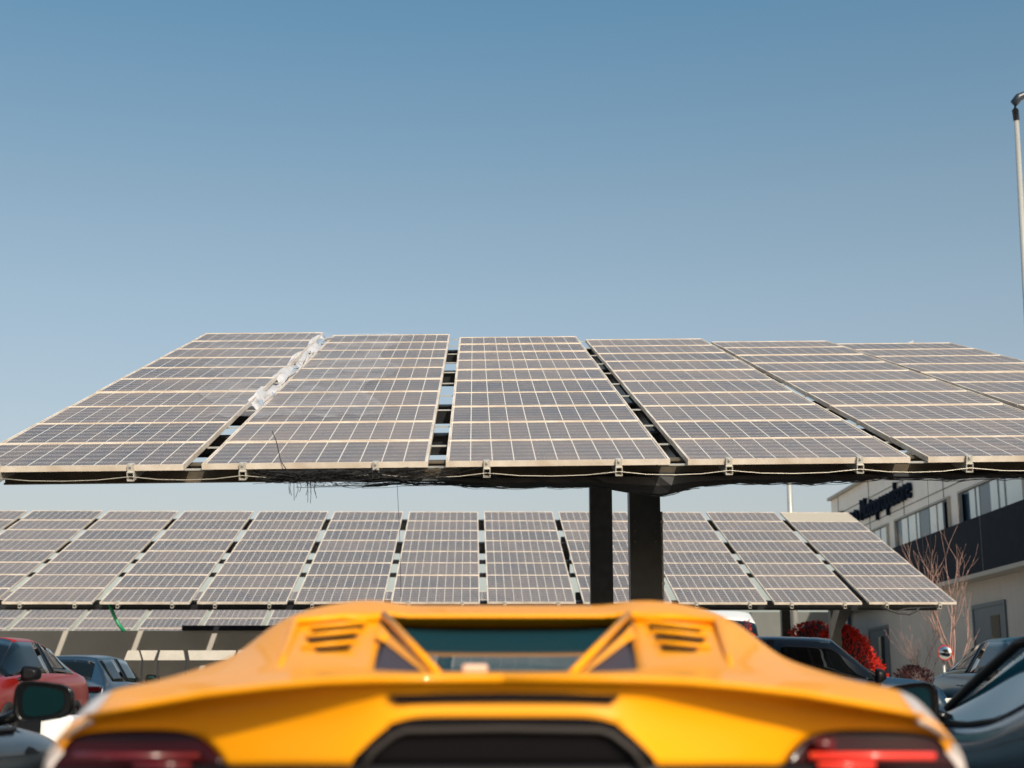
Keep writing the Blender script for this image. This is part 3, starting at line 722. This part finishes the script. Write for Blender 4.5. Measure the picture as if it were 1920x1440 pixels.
def sports_car(name, loc, rz, paint, label, cat='sports car', detail=True, edge=None, side_glass=None, mir=(1.065, .868), seatm=None):
    root = empty(name, loc, (0, 0, rz)); tag(root, label, cat)
    V = Vector
    def m3(y, lst): return [V((x, y, z)) for x, z in lst]
    F4 = [V((p.x, p.y+.03, .45)) for p in [q(0, 1436, 2.83), q(150, 1436, 2.83), q(285, 1436, 2.83), q(345, 1436, 2.86), q(410, 1436, 2.90), q(512, 1440, 3.02), q(665, 1445, 3.07), q(800, 1445, 3.10), q(832, 1440, 3.11)]] + [V((.95, .34, .40))]
    F3_ = [q(0, 1436, 2.83), q(170, 1436, 2.83), q(285, 1436, 2.83), q(345, 1436, 2.88), q(410, 1436, 2.94), q(512, 1438, 3.02), q(665, 1445, 3.07), q(800, 1445, 3.10), q(845, 1445, 3.12), V((.965, .36, .55))]
    F2 = [q(0, 1350, 2.82), q(125, 1350, 2.82), q(203, 1352, 2.82), q(290, 1366, 2.87), q(410, 1372, 2.95), q(556, 1375, 3.05), q(665, 1373, 3.09), q(782, 1377, 3.11), q(812, 1403, 3.12), V((.97, .38, .64))]
    F1_ = [q(0, 1297, 2.83), q(125, 1297, 2.83), q(239, 1299, 2.835), q(330, 1304, 2.89), q(420, 1311, 2.95), q(545, 1326, 3.04), q(665, 1346, 3.09), q(768, 1364, 3.11), q(806, 1398, 3.11), V((.972, .38, .70))]
    R0 = [q(0, 1281, 2.80), q(125, 1281, 2.80), q(239, 1283, 2.81), q(330, 1287, 2.84), q(420, 1295, 2.88), q(545, 1309, 2.94), q(665, 1330, 3.0), q(768, 1350, 3.05), q(830, 1392, 3.10), V((.98, .40, .74))]
    R1 = [q(0, 1269, 3.3), q(125, 1269, 3.3), q(239, 1268, 3.3), q(300, 1264, 3.3), q(418, 1262, 3.3), q(520, 1273, 3.3), q(640, 1288, 3.3), q(728, 1301, 3.3), q(790, 1331, 3.32), V((.982, .55, .72))]
    R1b = [q(0, 1266, 3.40), q(80, 1266, 3.40), q(128, 1265, 3.40), q(240, 1262, 3.40), q(414, 1250, 3.42), q(512, 1264, 3.45), q(648, 1283, 3.48), q(722, 1294, 3.5), q(765, 1312, 3.5), V((.985, .7, .70))]
    R2 = [q(0, 1234, 3.72), q(110, 1234, 3.72), q(170, 1233, 3.72), q(236, 1233, 3.65), q(405, 1230, 3.65), q(503, 1249, 3.7), q(640, 1277, 3.75), V((.955, .95, .895)), V((.975, .95, .82)), V((.985, .95, .70))]
    R3_ = [q(0, 1208, 4.0), q(120, 1208, 4.0), q(200, 1206, 4.0), q(227, 1203, 3.88), q(396, 1201, 3.88), q(486, 1236, 3.95), q(583, 1262, 4.0), V((.95, 1.2, .895)), V((.973, 1.2, .82)), V((.98, 1.2, .68))]
    R4 = [q(0, 1184, 4.24), q(140, 1184, 4.24), q(222, 1178, 4.20), q(227, 1164, 4.10), q(388, 1172, 4.10), q(462, 1204, 4.15), V((.83, 1.4, .955)), V((.945, 1.4, .88)), V((.97, 1.4, .80)), V((.975, 1.4, .66))]
    R5 = [q(0, 1162, 4.12), q(140, 1162, 4.12), q(190, 1162, 4.12), q(232, 1150, 4.12), q(378, 1160, 4.18), q(452, 1188, 4.25), V((.82, 1.5, .955)), V((.94, 1.5, .87)), V((.965, 1.5, .79)), V((.97, 1.5, .62))]
    R6 = [q(0, 1131, 4.58), q(140, 1131, 4.58), q(188, 1131, 4.56), q(255, 1115, 4.5), q(350, 1125, 4.5), q(434, 1166, 4.5), V((.82, 1.75, .93)), V((.935, 1.75, .86)), V((.955, 1.75, .77)), V((.96, 1.75, .55))]
    R7 = m3(2.4, [(0, 1.17), (.24, 1.17), (.34, 1.17), (.44, 1.19), (.56, 1.10), (.72, .94), (.86, .77), (.92, .73), (.95, .66), (.95, .45)])
    R8 = m3(2.9, [(0, 1.13), (.24, 1.13), (.36, 1.122), (.46, 1.11), (.56, 1.07), (.71, .90), (.84, .735), (.92, .69), (.95, .63), (.95, .42)])
    R9 = m3(3.75, [(0, .80), (.26, .80), (.42, .795), (.56, .79), (.67, .785), (.74, .76), (.83, .73), (.93, .69), (.965, .64), (.96, .45)])
    R10 = m3(4.15, [(0, .68), (.25, .68), (.40, .68), (.52, .68), (.64, .70), (.74, .73), (.84, .72), (.92, .66), (.95, .58), (.93, .35)])
    R11 = m3(4.45, [(0, .52), (.25, .52), (.40, .52), (.52, .53), (.62, .55), (.72, .57), (.82, .56), (.88, .52), (.90, .46), (.88, .28)])
    R12 = m3(4.55, [(0, .30), (.25, .30), (.40, .30), (.52, .30), (.62, .30), (.72, .30), (.80, .30), (.85, .28), (.87, .25), (.86, .2)])
    rows = [F4, F3_, F2, F1_, R0, R1, R1b, R2, R3_, R4, R5, R6, R7, R8, R9, R10, R11, R12]
    low = [V((min(.95, p[-1].x), p[-1].y, .20)) for p in rows]
    rows = [r + [l] for r, l in zip(rows, low)]
    # ids: 0 paint 1 black 2 rear glass 3 windscreen 4/5 side windows 6/7 lamps 8 black recess beside window
    def fid(i, h, s):
        if i == 0: return 1
        if i == 1 and h < 2: return 8
        if i == 1 and 5 <= h <= 7: return 6 if s > 0 else 7
        if 6 <= i <= 8 and h < 2: return 2
        if 6 <= i <= 8 and h == 2: return 1
        if i == 13 and h < 4: return 3
        if 11 <= i <= 13 and h in (4, 5): return 4 if s > 0 else 5
        if h == 9 and 0 <= i: return 1
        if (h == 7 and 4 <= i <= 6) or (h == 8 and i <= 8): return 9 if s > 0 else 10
        return 0
    cr_ = {}
    for j in range(9): cr_[(4, j, 4, j+1)] = .85
    for j in range(2, 4): pass
    for i in range(5, 10): cr_[(i, 4, i+1, 4)] = .45; cr_[(i, 3, i+1, 3)] = .8; cr_[(i, 2, i+1, 2)] = 1
    for j in range(3): cr_[(9, j, 9, j+1)] = .9; cr_[(10, j, 10, j+1)] = .7; cr_[(6, j, 6, j+1)] = 1
    for j in range(2): cr_[(2, j, 2, j+1)] = .9
    cr_[(1, 2, 2, 2)] = .9
    for j in range(5, 8): cr_[(2, j, 2, j+1)] = 1; cr_[(1, j, 1, j+1)] = 1
    cr_[(1, 5, 2, 5)] = 1; cr_[(1, 8, 2, 8)] = 1
    for j in range(10): cr_[(1, j, 1, j+1)] = max(.8, cr_.get((1, j, 1, j+1), 0))
    for j in range(4): cr_[(13, j, 13, j+1)] = .9; cr_[(14, j, 14, j+1)] = .8
    for i in range(11, 14): cr_[(i, 4, i+1, 4)] = .9; cr_[(i, 6, i+1, 6)] = .9
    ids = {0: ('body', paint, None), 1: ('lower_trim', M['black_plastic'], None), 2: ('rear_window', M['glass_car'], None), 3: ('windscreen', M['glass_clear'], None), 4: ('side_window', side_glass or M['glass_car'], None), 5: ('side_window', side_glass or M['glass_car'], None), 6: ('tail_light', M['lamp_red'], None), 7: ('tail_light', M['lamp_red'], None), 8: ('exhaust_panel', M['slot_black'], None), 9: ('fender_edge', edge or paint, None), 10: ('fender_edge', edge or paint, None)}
    parts = split_shell(root, rows, fid, ids, cr_, 3)
    for x in (.84, -.84):
        wheel(root, x, .95, .35, .28); wheel(root, x*.98, 3.55, .34, .25)
    mirror_part(root, mir[0], 3.28, mir[1], 1, M['gloss_black'], .25, .165); mirror_part(root, -mir[0], 3.28, mir[1], -1, M['gloss_black'], .25, .165)
    if not detail:
        for s in (-1, 1):
            k = MB(); k.tube([V((s*.60, 2.45, 1.115)), V((s*.605, 2.9, 1.085)), V((s*.65, 3.3, .95)), V((s*.69, 3.75, .80))], [.02, .024, .026, .02], 8); k.build('pillar_trim', M['black_plastic'], root)
            k = MB(); k.tube([V((s*.845, 2.1, .84)), V((s*.865, 2.4, .775)), V((s*.848, 2.9, .745)), V((s*.83, 3.65, .742))], .012, 8); k.build('belt_trim', M['black_plastic'], root)
    # cabin
    k = MB()
    for s in (-1, 1):
        k.box((s*.36, 2.35, .62), (.48, .22, .72), Matrix.Translation((0, 0, 0)), bev=.08); k.box((s*.36, 2.32, 1.0), (.22, .12, .12), bev=.05); k.box((s*.36, 2.7, .32), (.5, .6, .2), bev=.06)
    k.build('seat', seatm or M['seat'], root, smooth=True)
    k = MB(); k.box((0, 3.5, .60), (1.3, .45, .28), bev=.1); k.build('dashboard', M['black_plastic'], root, smooth=True)
    k = MB(); Mw = Matrix.Translation((-.36, 3.15, .74)) @ Matrix.Rotation(R(90), 4, 'Z') @ Matrix.Rotation(R(18), 4, 'Y')
    k.tube([Mw @ V((0, .17*math.cos(a*math.pi/8), .17*math.sin(a*math.pi/8))) for a in range(17)], .015, 8); k.box((0, 0, 0), (.03, .30, .06), Mw); k.build('steering_wheel', M['black_plastic'], root)
    k = MB(); k.box((0, 2.0, .50), (1.5, 3.2, .5)); k.build('floor_pan', M['black_plastic'], root)
    if not detail: return root
    for s in (-1, 1):
        def z(p): return V((p.x*s, p.y, p.z))
        # struts of the rear deck
        k = MB(); k.tube([z(q(224, 1160, 4.05)), z(q(124, 1268, 3.30))], [.0115, .0085], 8); k.build('strut', paint, root)
        # broader inner strut and the smoked quarter window under it
        a0, a1 = z(q(226, 1176, 3.93)), z(q(232, 1205, 3.80)); b0, b1 = z(q(134, 1267, 3.34)), z(q(158, 1267, 3.34))
        k = MB(); k.prism([z(q(229, 1178, 3.93)), z(q(240, 1200, 3.80)), z(q(223, 1210, 3.78)), z(q(150, 1266, 3.335)), z(q(139, 1268, 3.32)), z(q(214, 1196, 3.82))], (0, .03, .0)); k.build('buttress_strip', paint, root)
        k = MB(); k.prism([z(q(220, 1209, 3.81)), z(q(241, 1266, 3.35)), z(q(146, 1266, 3.355))], (0, .02, 0)); tq = k.build('quarter_window', M['smoke'], root)
        k = MB(); k.tube([z(q(232, 1166, 4.06)), z(q(300, 1163, 4.06)), z(q(384, 1171, 4.05)), z(q(390, 1178, 4.0)), z(q(398, 1205, 3.82)), z(q(408, 1235, 3.58)), z(q(414, 1258, 3.36))], [.008, .010, .011, .011, .010, .009, .004], 8); k.build('ridge_trim', paint, root)
        # vents: three slats standing off a dark slot each
        for (x0, y0, x1, y1, d) in ((261, 1177, 358, 1189, 4.055), (273, 1194, 366, 1204, 3.935), (283, 1215, 374, 1225, 3.79)):
            d -= .045
            k = MB(); A_, B_ = z(q(x0, y0, d-.01)), z(q(x1, y1, d-.05)); A2, B2 = z(q(x0+6, y0+7.5, d-.07)), z(q(x1-6, y1+7.5, d-.11))
            k.prism([A_, B_, B2, A2], (0, .01, 0)); sl = k.build('vent_slot', M['slot_black'], root)
            k = MB(); A_, B_ = z(q(x0-4, y0-5.5, d-.015)), z(q(x1+2, y1-5.5, d-.045))
            k.tube([A_+V((0, .02, 0)), A_, (A_+B_)/2, B_, B_+V((0, .02, 0))], [.003, .005, .006, .005, .003], 8); k.build('vent_slat', paint, sl)
        # tail light internals
        def lamp(x0, y0, x1, y1, d, m_, th, nm):
            k = MB(); k.tube([z(q(x0, y0, d)), z(q(x1, y1, d))], th, 10); k.build(nm, m_, parts[6 if s > 0 else 7])
        par = parts[6 if s > 0 else 7]
        b1 = M['lens_sunlit'] if s > 0 else M['lens_dim']  # sunlit right lamp and shaded left lamp put into the bar colours
        lamp(560, 1424, 790, 1424, 3.03, b1, .008, 'light_bar'); lamp(575, 1441, 680, 1441, 3.02, b1, .007, 'light_bar')
        if s > 0: lamp(570, 1402, 605, 1402, 3.03, M['lens_dim'], .012, 'light_bar')
    for s in (-1, 1):
        k = MB(); k.tube([V((p.x*s, p.y-.004, p.z+.001)) for p in (R0[0], R0[2], R0[3], R0[4], R0[5], R0[6], R0[7])], [.007, .007, .007, .007, .007, .007, .005], 8); k.build('tail_edge', paint, root)
    # long slot above the exhaust panel
    k = MB(); P = [q(-214, 1311, 2.82), q(-180, 1309, 2.818), q(-90, 1307, 2.817), q(0, 1306, 2.817), q(90, 1307, 2.817), q(180, 1309, 2.818), q(214, 1311, 2.82), q(196, 1327, 2.82), q(100, 1325, 2.818), q(0, 1324, 2.817), q(-100, 1325, 2.818), q(-196, 1327, 2.82)]
    k.prism(P, (0, .012, 0)); k.build('grille_slot', M['slot_black'], root)
    k = MB(); pts = [q(dx, y, 2.812) for dx, y in ((-262, 1452), (-238, 1415), (-200, 1385), (-178, 1377), (0, 1374), (178, 1377), (200, 1385), (238, 1415), (262, 1452))]
    k.tube(pts, .0055, 8); k.build('panel_rim', M['grey_trim'], root)
    k = MB(); k.box((0, .02, .62), (.56, .02, .12)); k.build('plate_holder', M['black_plastic'], root)
    a = q(-79, 1252, 3.36); b = q(-32, 1268, 3.36)
    k = MB(); k.box(((a.x+b.x)/2, a.y, (a.z+b.z)/2), (b.x-a.x, .015, a.z-b.z), bev=.006); k.build('window_tag', M['tagpink'], root)
    return root
M['pale_edge'] = mat('pale_fender_edge', (.62, .53, .50), .35, coat=.3)  # pale colour for the outer rear corner faces of the yellow car
M['glass_teal'] = glass('teal_side_glass', (.40, .85, .95), .45)
M['glass_teal'].node_tree.nodes['Principled BSDF'].inputs['Base Color'].default_value = (.02, .13, .18, 1)
M['lens_sunlit'] = mat('sunlit_reflector', (.95, .05, .03), .15, coat=1)  # sunlight on the right-hand bars put into the colour
M['lens_dim'] = mat('dim_reflector', (.10, .004, .008), .2, coat=1)  # darker copy of the bars, with shade put into the colour
M['tagpink'] = mat('pale_sticker', (.62, .40, .30), .5)

sports_car('sports_car', (-.0155, 2.8, 0), 0, M['yellow'], 'orange-yellow low sports car seen from behind in the foreground', edge=M['pale_edge']).scale = (1.022, 1, 1.008)
sports_car('sports_car', (-3.07, 3.1, 0), 0, M['black_paint'], 'black low sports car at the left edge with its right door mirror showing', detail=False)
sports_car('sports_car', (2.865, 3.72, 0), 0, M['blue_black'], 'blue-black low sports car at the right edge, windscreen pillar and left mirror in view', detail=False, side_glass=M['glass_teal'], mir=(.99, .835), seatm=M['tan']).scale = (1, 1, 1.03)

def road_car(name, loc, rz, paint, label, cat, spec, mirror_z=1.05, glassm=None, wheels=((.95), (3.95)), wr=.36, mir_y=None):
    root = empty(name, loc, (0, 0, rz)); tag(root, label, cat)
    rows = []; wid = []
    for (y, zt, xc, zc, xb, zb, w_, flag) in spec:
        rows.append([Vector(p) for p in ((0, y, zt), (xc*.55, y, zt-.004), (xc*.88, y, (zt*.55+zc*.45)), (xc, y, zc), (xb, y, zb), (w_, y, zb-.14*(1 if zb > .7 else .4)), (w_, y, min(.55, zb*.6)), (w_-.04, y, .24))])
    def fid(i, h, s):
        fl = spec[i][7]
        if h == 6: return 1
        if 'R' in fl and h < 3: return 2
        if 'W' in fl and h < 3: return 3
        if 'P' in fl and h == 3: return 1
        if 'S' in fl and h == 3: return 4 if s > 0 else 5
        return 0
    cr_ = {}
    for i in range(len(spec)-1):
        fl = spec[i][7]
        cr_[(i, 4, i+1, 4)] = .75; cr_[(i, 3, i+1, 3)] = .5
        if fl:
            for j in range(4): cr_[(i, j, i, j+1)] = .85; cr_[(i+1, j, i+1, j+1)] = .85
    gm = glassm or M['glass_dark']
    ids = {0: ('body', paint, None), 1: ('sill', M['black_plastic'], None), 2: ('rear_window', gm, None), 3: ('windscreen', gm, None), 4: ('side_window', gm, None), 5: ('side_window', gm, None)}
    split_shell(root, rows, fid, ids, cr_, 2)
    hw = max(s_[6] for s_ in spec)
    for y in wheels:
        for s in (-1, 1): wheel(root, s*(hw-.11), y, wr, .24)
    my = mir_y or 3.2
    for s in (-1, 1): mirror_part(root, s*(hw+.10), my, mirror_z, s, M['black_plastic'], .27, .20)
    L_ = spec[-1][0]
    k = MB()
    for s in (-1, 1):
        k.box((s*.40, L_*.50, .85), (.5, .2, .7), bev=.07); k.box((s*.40, L_*.49, 1.26), (.24, .12, .16), bev=.04)
    k.box((0, L_*.28, .85), (1.3, .2, .6), bev=.07); k.build('seat', M['seat'], root)
    k = MB(); k.box((0, L_*.5, .5), (1.5, L_*.8, .5)); k.build('floor_pan', M['black_plastic'], root)
    for s in (-1, 1):
        k = MB(); k.box((s*(hw-.26), .03, .86), (.30, .10, .09), bev=.02); k.build('tail_light', M['lamp_red'], root)
        k = MB(); k.box((s*(hw-.28), L_-.08, .70), (.32, .12, .09), bev=.02); k.build('headlight', M['blind'], root)
        for yy in (L_*.36, L_*.56):
            k = MB(); k.box((s*(hw+.012), yy, .93), (.02, .18, .025), bev=.006); k.build('door_handle', paint, root)
    return root

COUPE = [(0.00, .60, .60, .58, .80, .55, .86, ''), (.06, .98, .62, .96, .86, .90, .93, ''), (.22, 1.13, .64, 1.11, .90, 1.02, .97, ''), (.36, 1.18, .66, 1.15, .91, 1.06, .985, 'R'),
         (.78, 1.36, .64, 1.30, .91, 1.09, .99, 'RS'), (1.25, 1.52, .63, 1.46, .91, 1.09, .99, 'S'), (1.98, 1.61, .64, 1.55, .91, 1.09, .99, 'P'), (2.05, 1.615, .64, 1.555, .91, 1.09, .99, 'S'),
         (3.0, 1.60, .64, 1.54, .91, 1.08, .99, 'WS'), (3.92, 1.12, .76, 1.10, .90, 1.04, .98, ''), (4.7, .99, .72, .97, .88, .90, .96, ''), (5.0, .82, .68, .80, .82, .74, .90, ''), (5.08, .50, .66, .48, .78, .45, .84, '')]
BOXY = [(0.00, .60, .60, .58, .80, .55, .88, ''), (.05, 1.08, .66, 1.05, .86, .98, .95, 'R'), (.38, 1.60, .64, 1.52, .90, 1.10, .98, ''), (.55, 1.64, .66, 1.57, .90, 1.10, .98, 'S'), (1.25, 1.66, .68, 1.60, .90, 1.10, .98, 'P'), (1.32, 1.66, .68, 1.60, .90, 1.10, .98, 'S'),
        (2.2, 1.66, .68, 1.60, .90, 1.09, .98, 'P'), (2.28, 1.66, .68, 1.60, .90, 1.09, .98, 'S'), (3.12, 1.63, .68, 1.56, .90, 1.06, .98, 'WS'), (3.75, 1.07, .76, 1.04, .89, .99, .97, ''), (4.5, 1.0, .72, 1.01, .86, .93, .95, ''), (4.75, .85, .66, .82, .80, .76, .90, ''), (4.82, .50, .64, .48, .78, .45, .84, '')]
HATCH = [(0.00, .55, .58, .53, .76, .50, .80, ''), (.05, .92, .60, .90, .80, .84, .86, ''), (.10, 1.04, .58, 1.00, .82, .92, .89, 'R'), (.45, 1.38, .54, 1.30, .82, .98, .91, ''), (.60, 1.43, .55, 1.36, .82, .98, .91, 'S'), (1.55, 1.47, .57, 1.41, .83, .98, .91, 'P'), (1.62, 1.47, .57, 1.41, .83, .98, .91, 'S'),
         (2.45, 1.44, .56, 1.38, .82, .96, .91, 'WS'), (3.25, 1.0, .68, .98, .80, .93, .90, ''), (3.95, .88, .62, .86, .78, .80, .88, ''), (4.2, .70, .60, .68, .74, .62, .82, ''), (4.27, .42, .58, .40, .7, .38, .78, '')]
VAN = [(0.00, .60, .80, .58, .9, .55, .95, ''), (.04, 2.3, .80, 2.25, .95, 1.2, .98, ''), (.3, 2.62, .82, 2.55, .96, 1.25, 1.0, ''), (3.6, 2.62, .82, 2.55, .96, 1.25, 1.0, ''), (3.7, 2.6, .82, 2.5, .95, 1.25, 1.0, 'S'), (4.5, 2.35, .80, 2.25, .93, 1.22, 1.0, 'W'), (5.3, 1.35, .82, 1.30, .92, 1.2, .98, ''), (5.8, 1.1, .76, 1.06, .88, .98, .95, ''), (5.9, .55, .7, .53, .84, .5, .9, '')]
road_car('sports_utility_car', (-7.62, 23.7, 0), math.pi, M['red'], 'glossy red coupe-roofed utility car at the left, facing the camera', 'car', COUPE, 1.08, mir_y=3.45)
road_car('sports_utility_car', (7.52, 23.6, 0), math.pi, M['teal'], 'dark teal coupe-roofed utility car at the right, facing the camera', 'car', COUPE, 1.08, mir_y=3.45)
fw = Vector((.985, -.17, 0)).normalized(); rzb = math.atan2(-fw.x, fw.y)
road_car('sports_utility_car', (1.75, 23.1, 0), rzb, M['navy'], 'dark blue upright utility car with black windows behind the yellow car on its right', 'car', BOXY, 1.06, mir_y=3.72, glassm=M['slot_glass'])
road_car('hatchback', (-7.85, 25.6, 0), 0, M['navy'], 'dark blue hatchback seen from behind, right of the red car', 'car', HATCH, 1.02, wheels=(.75, 3.3), wr=.32, mir_y=2.75)
road_car('hatchback', (.02, 10.4, 0), 0, M['teal'], 'dark teal hatchback seen only through the rear window of the yellow car', 'car', HATCH, 1.02, wheels=(.75, 3.3), wr=.32, mir_y=2.75)
road_car('van', (6.1, 48, 0), math.pi, M['white_paint'], 'white van parked beyond the second canopy', 'van', VAN, 1.6, wheels=(1.0, 4.8), mir_y=4.7).scale = (1.18, 1.18, 1.18)
